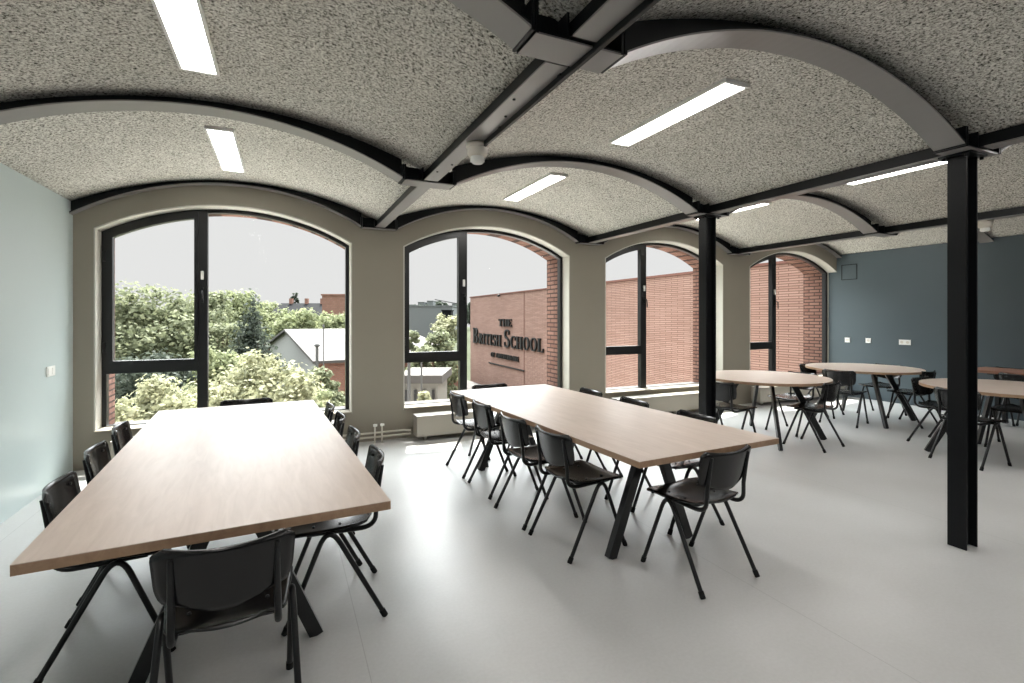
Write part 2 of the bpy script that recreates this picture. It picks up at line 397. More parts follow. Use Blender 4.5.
def rib(y, k, label):
    c = BAYC[k]
    x0 = XL+0.0 if k == 0 else BEAM[k-1]+0.2
    x1 = XR if k == 3 else BEAM[k]-0.2
    t = thing('arched_rib', label, 'rib', (c, y, ZS), 0, 'arched steel ribs under the vaults'); t['kind'] = 'structure'
    N = 36
    rc, R_ = (RC+0.028, 2.466) if y > 5 else (RC, RR)
    def sweep(y0, y1, o0, o1, tovault=False):
        m = MB(); v = []; f = []
        for i in range(N+1):
            x = x0+(x1-x0)*i/N
            za = rib_z(x, c, o0, rc, R_)-ZS; zb = (vault_z(x, k)+0.01 if tovault else rib_z(x, c, o1, rc, R_))-ZS
            v += [(x-c,y0,za),(x-c,y1,za),(x-c,y1,zb),(x-c,y0,zb)]
        for i in range(N):
            p = 4*i; q = p+4
            f += [(p,p+1,q+1,q),(p+1,p+2,q+2,q+1),(p+2,p+3,q+3,q+2),(p+3,p,q,q+3)]
        f += [(0,3,2,1),(4*N,4*N+1,4*N+2,4*N+3)]
        m.add(v, f); return m
    m = sweep(-0.006,0.006,0.012,0.12,True); h_ = HW[y]; m2 = sweep(-h_,h_,0.006,0.014)
    m.add(m2.v, m2.f)
    m.build('web', M['steel'], t)
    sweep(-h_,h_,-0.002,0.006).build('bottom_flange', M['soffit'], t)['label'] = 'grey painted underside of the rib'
    e = MB()
    for x in ((x0-c+0.004) if k else None, (x1-c-0.004) if k < 3 else None):
        if x is not None:
            e.box(x-0.006, x+0.006, -h_-0.004, h_+0.004, -0.004, 0.11)
    e.build('end_plate', M['steel'], t)
    return t
def rib_joint(y, x, label):
    t = thing('rib_joint', label, 'steel joint', (x, y, ZS), 0, 'steel joints where ribs cross beams'); t['kind'] = 'structure'
    h_ = HW[y]
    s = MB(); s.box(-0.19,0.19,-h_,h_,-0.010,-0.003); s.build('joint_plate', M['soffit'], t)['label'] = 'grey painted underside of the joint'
    w = MB(); w.box(-0.19,0.19,-0.006,0.006,-0.003,0.11); w.box(-0.19,0.19,-h_,h_,-0.003,0.003)
    w.box(-0.192,-0.182,-(h_+0.004),(h_+0.004),-0.008,0.11); w.box(0.182,0.192,-(h_+0.004),(h_+0.004),-0.008,0.11)
    w.build('joint_web', M['steel'], t)
    g = MB()
    for sx in (-1,1):
        g.box(sx*0.055-0.004, sx*0.055+0.004, -h_+0.002, h_-0.002, 0.0, 0.10)
    g.build('stiffener', M['steel'], t)
    return t
bayname = ['left bay with the pale mint wall', 'bay over the middle table', 'bay over the round table behind the far column', 'rightmost bay by the slate blue wall']
rowname = ['against the window wall', 'one bay out from the windows', 'nearest the camera']
for r, y in enumerate(RIBY):
    for k in range(4):
        if r == 2 and k == 3: continue
        rib(y, k, 'arched steel rib %s in the %s' % (rowname[r], bayname[k]))
jn = ['on the beam without columns', 'on the beam over the two columns', 'on the far right beam']
for r, y in enumerate(RIBY):
    for k in range(3):
        if r == 2 and k == 2: continue
        if k == 1 and r > 0:
            lab = 'steel joint on top of the %s column' % ('near' if r == 2 else 'far')
        else: lab = 'steel joint %s, %s' % (jn[k], rowname[r])
        rib_joint(y, BEAM[k], lab)
def column(x, y, label):
    t = thing('steel_column', label, 'column', (x,y,0), 0); t['kind'] = 'structure'
    s = MB()
    s.bbox(-0.068,-0.056,-0.050,0.050,0.0,ZS-0.012,0.003); s.bbox(0.056,0.068,-0.050,0.050,0.0,ZS-0.012,0.003); s.box(-0.057,0.057,-0.006,0.006,0.0,ZS-0.012)
    s.build('shaft', M['steel'], t)
    p = MB(); p.box(-0.10,0.10,-0.085,0.085,ZS-0.024,ZS-0.011); p.build('cap_plate', M['steel'], t)
    for sx in (-1,1):
        for sy in (-1,1):
            q = MB(); q.lathe((sx*0.088, sy*0.06, ZS-0.042), [(0.0,0.0),(0.011,0.0),(0.011,0.016),(0.0,0.02)], 8); q.build('bolt', M['steel'], t)
column(BEAM[1], RIBY[2]+0.025, 'tall black steel column standing near the camera at right')
column(BEAM[1], RIBY[1], 'black steel column behind the middle table')

# ---- windows
def loop(xa, xb, zb, top, N=22):
    L = [(xa,zb),(xb,zb)]
    for i in range(N+1):
        x = xb+(xa-xb)*i/N; L.append((x, top(x)))
    return L
MULL = [-0.775, 2.13, 5.045, 7.935]
for k, (xl, xr) in enumerate(OPEN):
    T = lambda ins: (lambda x: arc_z(x, xl, xr, ZSP, ZAR, ins))
    W = thing('window_%d' % (k+1), ['arched window at the left looking onto trees and a pale shed', 'arched window showing the lettered brick wall', 'arched window partly behind the far column', 'narrowest looking arched window beside the slate blue wall'][k], 'window', (0,0,0)); W['kind'] = 'structure'
    zb = ZSILL-0.02; fw = 0.05; mx = MULL[k]; mw = 0.048
    fr = MB(); fr.ring(loop(xl,xr,zb,T(0)), loop(xl+fw,xr-fw,zb+fw,T(fw)), YF-0.005, YF+0.07)
    fr.build('window_frame', M['frame'], W)
    m = MB(); m.box(mx-mw, mx+mw, YF-0.012, YF+0.068, zb+fw*0.5, arc_z(mx,xl,xr,ZSP,ZAR,0.02)); m.build('mullion', M['frame'], W)
    zt0, zt1 = 0.885, 0.945
    m = MB(); m.box(xl+0.03, mx-0.02, YF-0.01, YF+0.066, zt0, zt1); m.build('transom', M['frame'], W)
    # opening casement above the transom
    cw = 0.066; xa, xb = xl+fw-0.012, mx-mw+0.012
    cs = MB(); cs.ring(loop(xa,xb,zt1-0.005,T(fw-0.012)), loop(xa+cw,xb-cw*0.55,zt1+cw,T(fw+cw-0.012)), YF-0.03, YF+0.045)
    cas = cs.build('casement', M['frame'], W)
    g = MB(); lp = loop(xa+cw*0.6,xb-cw*0.3,zt1+cw*0.6,T(fw+cw*0.6)); g.prism(lp, YF+0.02, YF+0.026); g.build('pane', M['glass'], cas)
    h = MB(); h.bbox(mx-0.014,mx+0.014,YF-0.035,YF-0.012,1.845,1.935,0.004); h.build('window_sensor', M['whiteplastic'], W)['label'] = 'small white sensor box on the mullion'
    h = MB(); h.bbox(mx-0.014,mx+0.014,YF-0.045,YF-0.012,1.66,1.76,0.004)
    h.tube([(mx,YF-0.04,1.72),(mx,YF-0.075,1.72),(mx+0.004,YF-0.082,1.71),(mx+0.012,YF-0.082,1.60)], 0.009, 8); h.build('window_handle', M['frame'], W)
    for z in (1.15, 2.05):
        q = MB(); q.tube([(xl+0.042,YF-0.04,z-0.05),(xl+0.042,YF-0.04,z+0.05)], 0.013, 10); q.build('hinge', M['frame'], cas)
    g = MB(); g.box(xl+fw*0.7, mx-mw*0.7, YF+0.02, YF+0.026, zb+fw*0.7, zt0+0.01); g.build('pane', M['glass'], W)
    g = MB(); g.prism(loop(mx+mw*0.7, xr-fw*0.7, zb+fw*0.7, T(fw*0.7)), YF+0.02, YF+0.026); g.build('pane', M['glass'], W)
    s = MB(); s.bbox(xl+0.004,xr-0.004,D-0.025,YF-0.006,ZSILL-0.002,ZSILL+0.022,0.004); s.build('window_sill', M['taupe'], W)
    s = MB(); s.ring(loop(xl-0.001,xr+0.001,ZSILL-0.001,T(-0.001)), loop(xl+0.012,(xr-0.012 if k < 3 else xr+0.0006),ZSILL+0.012,T(0.012)), D-0.004, YF-0.003); s.build('window_lining', M['cream'], W)  # added skin that carries the painted skylight of the reveal
    s = MB(); s.box(xl+0.002,xr-0.002,YF+0.072,YO+0.04,ZSILL-0.049,ZSILL-0.025); s.build('outer_sill', M['roofwhite'], W)

# ------------------------------------------------------------------ ceiling lamps
def make_lamp():
    t = thing('ceiling_lamp', 'x', 'ceiling lamp', (0,0,0), 0, 'long white ceiling lamps at the vault crowns')
    h = MB(); L = 0.585; W = 0.098
    h.box(-W,-W+0.016,-L,L,0.0,0.023); h.box(W-0.016,W,-L,L,0.0,0.023); h.box(-W,W,-L,-L+0.02,0.0,0.023); h.box(-W,W,L-0.02,L,0.0,0.023); h.box(-W,W,-L,L,0.016,0.023)
    h.build('housing', M['housing'], t)
    d = MB(); d.box(-W+0.016,W-0.016,-L+0.02,L-0.02,0.004,0.015); d.build('diffuser', M['lamp'], t)
    return t
lamp0 = make_lamp()
lamps = [(0,4.885,'long white ceiling lamp near the left window'),(0,2.755,'long white ceiling lamp overhead at upper left, cut by the top edge'),
         (1,4.885,'long white ceiling lamp near the window with the lettered wall'),(1,2.755,'long white ceiling lamp right of the smoke detector, under the middle vault'),
         (2,4.885,'long white ceiling lamp half hidden behind the far column joint'),(2,2.755,'long white ceiling lamp half hidden by the beam left of the near column')]
for i, (k, y, lab) in enumerate(lamps):
    if i == 0:
        lamp0.location = (BAYC[k], y, ZC-0.024); lamp0['label'] = lab
    else: dup(lamp0, (BAYC[k], y, ZC-0.024), 0, lab)
for k in (3,):  # unseen lamp, added to help light the room
    dup(lamp0, (BAYC[k], 4.885, ZC-0.024), 0, 'long white ceiling lamp in the rightmost bay, hidden above the far right beam')
for k in (0,1,2,3):  # two unseen rows added behind the camera as fill light
    for y in (0.625, -1.505):
        dup(lamp0, (BAYC[k], y, ZC-0.024), 0, 'long white ceiling lamp of the rows behind the camera', 'ceiling lamps behind the camera')

# ------------------------------------------------------------------ small fixtures
def smoke(loc, label):
    t = thing('smoke_detector', label, 'smoke detector', loc)
    t.scale = (1.18,1.18,1.18)
    m = MB(); m.lathe((0,0,0), [(0.0,0.0),(0.058,0.0),(0.058,-0.018),(0.052,-0.022)]); m.build('mount', M['creamplastic'], t)
    m = MB(); m.lathe((0,0,0), [(0.050,-0.022),(0.052,-0.05),(0.045,-0.062),(0.036,-0.066)]); m.build('body', M['creamplastic'], t)
    m = MB(); m.lathe((0,0,0), [(0.034,-0.066),(0.036,-0.088),(0.026,-0.098),(0.0,-0.100)]); m.build('cap', M['whiteplastic'], t)
    return t
smoke((1.055,2.81,ZS-0.002), 'round cream smoke detector under the beam without columns')
smoke((6.85,2.80,ZS-0.002), 'round cream smoke detector under the far right beam')
def plate(name, x, y, z, w, h, nx, label, cat='wall socket', n=1, grp=None):
    t = thing(name, label, cat, (x,y,z), 0, grp)
    m = MB(); m.bbox(0, nx*0.010, -w/2, w/2, -h/2, h/2, 0.003); m.build('cover_plate', M['whiteplastic'], t)
    for i in range(n):
        yy = (i-(n-1)/2)*w/n
        m = MB()
        if cat == 'light switch':
            m.bbox(nx*0.009, nx*0.014, yy-0.028, yy+0.028, -0.028, 0.028, 0.002); m.build('rocker', M['whiteplastic'], t)
        else:
            m.tube([(nx*0.006,yy,0),(nx*0.0125,yy,0)], 0.023, 18); m.build('socket_face', M['creamplastic'], t)
    return t
plate('light_switch', XL, 5.508, 0.99, 0.16, 0.085, 1, 'white double light switch on the pale mint wall', 'light switch', 2)
plate('wall_socket', XR, 5.82, 1.03, 0.085, 0.085, -1, 'white wall socket on the slate wall, closest to the window')
plate('wall_socket', XR, 5.46, 1.035, 0.085, 0.085, -1, 'white wall socket on the slate wall, second from the window')
plate('wall_socket', XR, 4.887, 1.03, 0.17, 0.085, -1, 'wide double white wall socket on the slate wall', n=2)
t = thing('access_panel', 'square slate blue access panel high on the slate wall', 'access panel', (XR,5.79,2.27))
m = MB(); m.bbox(-0.006,0.004,-0.125,0.125,-0.125,0.125,0.002); m.build('panel_door', M['slate'], t)
m = MB(); m.ring([(-0.14,-0.14),(0.14,-0.14),(0.14,0.14),(-0.14,0.14)],[(-0.128,-0.128),(0.128,-0.128),(0.128,0.128),(-0.128,0.128)],-0.004,0.0)
q = m.build('panel_rim', M['steel'], t); q.rotation_euler = (0,0,-PI/2)

# convector radiators under the windows
def radiator(x0, x1, label):
    t = thing('convector_radiator', label, 'radiator', ((x0+x1)/2, 5.84, 0), 0, 'low convector radiators under the windows')
    L = (x1-x0)/2
    m = MB(); m.bbox(-L,L,-0.09,0.09,0.055,0.285,0.006); m.build('casing', M['radiator'], t)
    m = MB(); m.bbox(-L-0.004,L+0.004,-0.097,0.095,0.285,0.30,0.004)
    m.build('top_grille', M['radiator'], t)
    for i in (-1, 0, 1):
        f = MB(); f.bbox(i*(L-0.12)-0.02, i*(L-0.12)+0.02, -0.03, 0.03, 0.0, 0.058, 0.003); f.build('foot', M['radiator'], t)
radiator(-1.45, 0.55, 'low beige convector radiator under the left window')
radiator(1.41, 3.50, 'low beige convector radiator under the window with the lettered wall')
radiator(4.25, 6.40, 'low beige convector radiator under the window behind the far column')
radiator(7.05, 9.25, 'low beige convector radiator under the window beside the slate wall')
# heating pipes on the first pier
t = thing('heating_pipes', 'bare metal heating pipes with two risers on the first pier', 'pipes', (1.0,5.95,0))
m = MB(); m.tube([(-0.40,-0.02,0.115),(0.30,-0.02,0.115),(0.35,-0.06,0.115),(0.37,-0.06,0.115)], 0.011, 10); m.build('pipe_run', M['chrome'], t)
m = MB(); m.tube([(-0.40,-0.02,0.065),(0.34,-0.02,0.065),(0.36,-0.06,0.075),(0.37,-0.06,0.085)], 0.011, 10); m.build('pipe_run', M['chrome'], t)
for dx in (-0.04, 0.04):
    m = MB(); m.tube([(dx,-0.045,0.0),(dx,-0.045,0.205)], 0.010, 10); r = m.build('riser', M['chrome'], t)
    m = MB(); m.tube([(dx-0.018,-0.045,0.205),(dx+0.026,-0.045,0.205)], 0.015, 10); m.tube([(dx,-0.045,0.19),(dx,-0.045,0.22)], 0.014, 10); m.build('valve', M['whiteplastic'], r)

# ------------------------------------------------------------------ furniture: chairs
def bez(p0, p1, p2, n=6):
    p0, p1, p2 = map(Vector, (p0,p1,p2))
    return [p0*(1-t)**2+p1*2*t*(1-t)+p2*t*t for t in [i/n for i in range(n+1)]]
def make_chair():
    t = thing('school_chair', 'x', 'chair')
    # seat: moulded plywood, dished, wider at the front
    N, K = 14, 12; th = 0.011; top = []; 
    def sx(v): return 0.172+0.050*v
    def sp(i, j):
        u = -1+2*i/N; v = j/K
        # rounded corners: squeeze the outline
        w = sx(v); y = -0.175+0.395*v
        cr = 0.0
        e = abs(2*v-1)
        if e > 0.72: cr = 1-math.sqrt(max(0,1-((e-0.72)/0.28)**2))
        w2 = w-cr*0.075
        x = u*w2
        z = 0.443+0.014*(abs(u)**2.2)*(1-0.55*v)-0.010*math.sin(PI*min(1,v*1.05))-0.012*max(0,(v-0.8)/0.2)**2
        z += 0.010*max(0,(0.15-v)/0.15)
        return (x,y,z)
    m = MB(); v = []; f = []
    for dz in (0, -th):
        for j in range(K+1):
            for i in range(N+1):
                p = sp(i,j); v.append((p[0],p[1],p[2]+dz))
    A = (N+1)*(K+1)
    for j in range(K):
        for i in range(N):
            a = j*(N+1)+i
            f.append((a,a+1,a+N+2,a+N+1)); f.append((A+a,A+a+N+1,A+a+N+2,A+a+1))
    rim = [i for i in range(N+1)]+[j*(N+1)+N for j in range(1,K+1)]+[K*(N+1)+i for i in range(N-1,-1,-1)]+[j*(N+1) for j in range(K-1,0,-1)]
    nr = len(rim)
    for i in range(nr):
        a, c = rim[i], rim[(i+1)%nr]; f.append((a,A+a,A+c,c))
    m.add(v, f, True); s = m.build('seat', M['chairwood'], t)
    for (bx,by) in ((-0.12,-0.02),(0.12,-0.02),(-0.12,0.10),(0.12,0.10)):
        q = MB(); q.lathe((bx,by,0.4392), [(0.0,0.0045),(0.006,0.003),(0.007,-0.003)], 8)
        q.build('rivet', M['chairedge'], s)
    # backrest: curved plywood with rounded corners
    N, K = 16, 12; v = []; f = []
    def bp(i, j):
        u = -1+2*i/N; h = j/K
        w = 0.190+0.013*h
        if h < 0.42: w -= 0.022*(((0.42-h)/0.42)**2)
        crt = 0.0
        if h > 0.86: crt = 1-math.sqrt(max(0,1-((h-0.86)/0.14)**2))
        if h < 0.14: crt = 1-math.sqrt(max(0,1-((0.14-h)/0.14)**2))
        x = u*(w-crt*0.035)
        zlo = 0.520+0.022*abs(u)**2.0
        ztop = 0.741-0.010*(1-abs(u)**2)
        z = zlo+(ztop-zlo)*h
        y = -0.194-0.040*h+0.042*u*u
        return Vector((x,y,z))
    for off in (0.0, -0.012):
        for j in range(K+1):
            for i in range(N+1):
                p = bp(i,j); v.append((p.x*(1-off*1.0),p.y+off,p.z))
    A = (N+1)*(K+1)
    for j in range(K):
        for i in range(N):
            a = j*(N+1)+i
            f.append((a,a+1,a+N+2,a+N+1)); f.append((A+a,A+a+N+1,A+a+N+2,A+a+1))
    rim = [i for i in range(N+1)]+[j*(N+1)+N for j in range(1,K+1)]+[K*(N+1)+i for i in range(N-1,-1,-1)]+[j*(N+1) for j in range(K-1,0,-1)]
    nr = len(rim)
    for i in range(nr):
        a, c = rim[i], rim[(i+1)%nr]; f.append((a,A+a,A+c,c))
    m = MB(); m.add(v, f, True); bk = m.build('backrest', M['chairwood'], t)
    for bx in (-0.148,0.148):
        for bz in (0.585,0.69):
            yy = -0.194-0.040*((bz-0.52)/0.22)+0.042*(bx/0.19)**2
            q = MB(); q.tube([(bx,yy-0.002,bz),(bx,yy+0.005,bz)], 0.007, 8)
            q.build('rivet', M['chairedge'], bk)
    # two bent side legs (inverted V) with rubber feet
    for s in (-1, 1):
        a = Vector((s*0.222,-0.222,0.006)); c = Vector((s*0.205,0.222,0.006)); ap = Vector((s*0.203,0.035,0.478))
        p = [a]+bez(ap+(a-ap).normalized()*0.115, ap, ap+(c-ap).normalized()*0.115, 8)+[c]
        m = MB(); m.tube(p, 0.0118, 10); lg = m.build('leg', M['chairedge'], t)
        for e, d in ((a, (ap-a).normalized()), (c, (ap-c).normalized())):
            q = MB(); q.tube([e-d*0.006, e+d*0.03], 0.0145, 10); q.build('rubber_foot', M['rubber'], lg)
    # two J shaped tubes that run under the seat and carry the backrest
    for s in (-1, 1):
        p = [(s*0.150,0.13,0.418),(s*0.152,-0.08,0.415)]+bez((s*0.152,-0.120,0.415),(s*0.152,-0.188,0.418),(s*0.151,-0.188,0.475),7)+[(s*0.149,-0.190,0.535),(s*0.148,-0.2205,0.712)]
        m = MB(); m.tube(p, [0.0115]*(len(p)-2)+[0.0115,0.007], 10); m.build('back_tube', M['chairedge'], t)
    m = MB(); m.tube([(-0.2,0.035,0.418),(0.2,0.035,0.418)], 0.009, 8); m.tube([(-0.152,-0.08,0.413),(0.152,-0.08,0.413)], 0.009, 8)
    m.build('crossbar', M['chairedge'], t)
    return t
chair0 = make_chair(); first = [True]
def chair(x, y, deg, label, group):
    """deg: heading of the sitter, 0 = towards the windows, positive = to the left"""
    rz = math.radians(deg)
    if first[0]:
        first[0] = False; chair0.location = (x,y,0); chair0.rotation_euler = (0,0,rz); tag(chair0, label, 'chair', group); return chair0
    return dup(chair0, (x,y,0), rz, label, group)
G1 = 'black chairs at the left rectangular table'; G2 = 'black chairs at the middle rectangular table'; G3 = 'black chairs at the round tables'
chair(-0.172, 2.04, 2, 'black chair at the near end of the left table, back to the camera', G1)
chair(-0.675, 2.79, -86, 'black chair on the left side of the left table, nearest the camera', G1)
chair(-0.725, 3.44, -86, 'black chair between two others on the left side of the left table', G1)
chair(-0.765, 4.07, -86, 'black chair on the left side of the left table, nearest the window', G1)
chair(0.24, 2.71, 87, 'black chair on the right side of the left table, nearest the camera', G1)
chair(0.195, 3.27, 88, 'black chair on the right side of the left table, second from the camera', G1)
chair(0.17, 3.83, 88, 'black chair on the right side of the left table, third from the camera', G1)
chair(0.135, 4.30, 88, 'black chair on the right side of the left table, nearest the window', G1)
chair(-0.285, 4.72, 180, 'black chair at the window end of the left table', G1)
chair(2.167, 2.186, 5, 'black chair at the near end of the middle table', G2)
chair(1.737, 2.79, -85, 'black chair on the left side of the middle table, nearest the camera', G2)
chair(1.70, 3.31, -87, 'black chair on the left side of the middle table, second from the camera', G2)
chair(1.71, 3.94, -88, 'black chair on the left side of the middle table, third from the camera', G2)
chair(1.685, 4.51, -88, 'black chair on the left side of the middle table, nearest the window', G2)
chair(2.575, 2.81, 88, 'black chair on the right side of the middle table, nearest the camera', G2)
chair(2.565, 3.52, 88, 'black chair on the right side of the middle table, halfway along', G2)
chair(2.545, 4.16, 88, 'black chair on the right side of the middle table, nearest the window', G2)
chair(1.995, 4.74, 181, 'black chair at the window end of the middle table', G2)
chair(5.44, 3.75, 10, 'black chair in front of the round table behind the far column, back to the camera', G3)
chair(4.60, 4.15, -82, 'black chair at the round table behind the far column, half hidden by the far column', G3)
chair(5.87, 4.32, 92, 'black chair right of the round table behind the far column, facing left', G3)
chair(6.97, 4.36, -77, 'black chair left of the round table at the slate wall', G3)
chair(7.32, 4.93, 185, 'black chair behind the round table at the slate wall, by the window', G3)
chair(8.10, 4.53, 92, 'black chair right of the round table at the slate wall, against the wall side', G3)
chair(7.75, 3.96, 4, 'black chair in front of the round table at the slate wall', G3)
chair(6.86, 3.20, 180, 'black chair at the window side of the round table behind the near column', G3)
chair(6.24, 2.67, -97, 'black chair cut in two by the near column', G3)
chair(7.36, 2.72, 95, 'black chair right of the round table behind the near column', G3)
chair(8.60, 3.10, -90, 'black chair pushed to the brown table, at the right edge', G3)
chair(9.10, 3.50, 90, 'black chair between the brown table and the slate wall', G3)

# ------------------------------------------------------------------ furniture: tables
ZT = 0.735
def rect_table(x, y, deg, w, l, label, ya, yb, legs=True, top=None, edge=None):
    t = thing('rectangular_table', label, 'table', (x,y,0), math.radians(deg))
    m = MB(); m.box(-w/2,w/2,-l/2,l/2,ZT-0.0025,ZT); tp = m.build('tabletop', top or M['oak'], t)
    m = MB(); m.bbox(-w/2,w/2,-l/2,l/2,ZT-0.034,ZT-0.0025,0.001); m.build('edge_band', edge or M['oak_edge'], tp)['label'] = 'browner wooden edge of the tabletop'
    for yy in (ya, yb):
        for s in (-1, 1):
            m = MB(); m.bar((s*(w/2-0.215),yy,0.0),(s*0.045,yy,ZT-0.05),0.058,0.045,(0,1,0)); m.build('leg', M['tableleg'], t)
        m = MB(); m.box(-0.28,0.28,yy-0.035,yy+0.035,ZT-0.052,ZT-0.034); m.build('leg_plate', M['tableleg'], t)
    m = MB(); m.box(-0.022,0.022,ya,yb,ZT-0.075,ZT-0.035); m.build('rail', M['tableleg'], t)
    return t
rect_table(-0.24, 3.29, 3.1, 1.10, 2.69, 'long oak rectangular table at left, beside the pale mint wall', -0.84, 1.05)
rect_table(2.07, 3.36, 2.7, 1.065, 2.68, 'long oak rectangular table in the middle of the room', -0.84, 1.10)
def round_table(x, y, deg, label):
    t = thing('round_table', label, 'table', (x,y,0), math.radians(deg), 'round oak tables')
    r = 0.70
    m = MB(); m.tube([(0,0,ZT-0.0025),(0,0,ZT)], r, 72); tp = m.build('tabletop', M['oak'], t)
    for p in tp.data.polygons: p.use_smooth = False
    m = MB(); m.tube([(0,0,ZT-0.030),(0,0,ZT-0.0025)], r, 72); m.build('edge_band', M['oak_edge'], tp)['label'] = 'browner wooden edge of the tabletop'
    for a in range(4):
        c, s = math.cos(PI/4+a*PI/2), math.sin(PI/4+a*PI/2)
        m = MB(); m.bar((c*0.65,s*0.65,0),(c*0.30,s*0.30,ZT-0.05),0.065,0.032,(-s,c,0)); m.build('leg', M['tableleg'], t)
    m = MB()
    for a in (0, 1):
        c, s = math.cos(PI/4+a*PI/2), math.sin(PI/4+a*PI/2)
        m.bar((-c*0.34,-s*0.34,ZT-0.045),(c*0.34,s*0.34,ZT-0.045),0.06,0.028)
    for a in range(4):
        c, s = math.cos(PI/4+a*PI/2)*0.32, math.sin(PI/4+a*PI/2)*0.32
        c2, s2 = math.cos(PI/4+(a+1)*PI/2)*0.32, math.sin(PI/4+(a+1)*PI/2)*0.32
        m.bar((c,s,ZT-0.05),(c2,s2,ZT-0.05),0.03,0.03)
    m.build('underframe', M['tableleg'], t)
    return t
round_table(5.29, 4.26, 8, 'round oak table right behind the far column')
round_table(7.50, 4.44, 9, 'round oak table in the back corner at the slate wall')
round_table(6.76, 2.59, -3, 'round oak table cut by the near column at right')
rect_table(8.86, 3.00, 0, 0.66, 1.5, 'brown table at the right edge in front of the slate wall', -0.45, 0.45, True, M['brown'], M['brown'])

# ------------------------------------------------------------------ outdoors
GZ = -4.0
b = MB(); b.box(-160, 160, YO, 260, GZ-0.2, GZ); tag(b.build('ground', M['ground']), kind='structure')
b = MB(); b.box(-16.0, 9.4, YO, 20.0, GZ, GZ+0.02); tag(b.build('paved_yard', M['pave']), kind='structure')  # out of view, added to bounce sunlight up to the ceiling
AZ = math.radians(1.1); WX, WY = math.sin(AZ), math.cos(AZ)
A0 = 10.0
# brick wing: local y runs along the wall away from us, local x points to the right
wing = thing('school_wing', 'long pink brick building wing carrying dark lettering, outside the windows', 'building', (A0*WY, -A0*WX, 0), -AZ)
wing.location = (A0*math.cos(AZ), -A0*math.sin(AZ), 0)
m = MB(); m.box(0, 9.0, YO+0.4, 29.6, GZ, 2.64); m.build('brick_wall', M['wingbrick'], wing)
m = MB(); m.box(-0.04, 9.05, YO+0.4, 29.65, 2.64, 2.70); m.build('coping', M['seam'], wing)
m = MB(); m.box(-0.012, 0.01, 21.62, 21.68, GZ, 2.64); m.build('expansion_joint', M['seam'], wing)
m = MB(); m.box(-0.05, 0.0, 21.6, 26.3, -1.13, -1.075); m.build('ledge', M['letter'], wing)
m = MB(); m.lathe((-0.12,24.6,2.60), [(0.0,0.05),(0.07,0.03),(0.09,-0.05),(0.0,-0.09)], 12); m.build('wall_lamp', M['letter'], wing)
# low annex in front of the far end of the wing
an = thing('brick_annex', 'low flat roofed brick annex at the foot of the lettered wing', 'building', (0,0,0))
m = MB(); m.box(8.62, 9.9, 17.6, 30.5, GZ, -2.36); m.build('brick_wall', M['annexbrick'], an)
m = MB(); m.box(8.55, 9.9, 17.5, 30.6, -2.36, -2.26); m.build('flat_roof', M['roofwhite'], an)

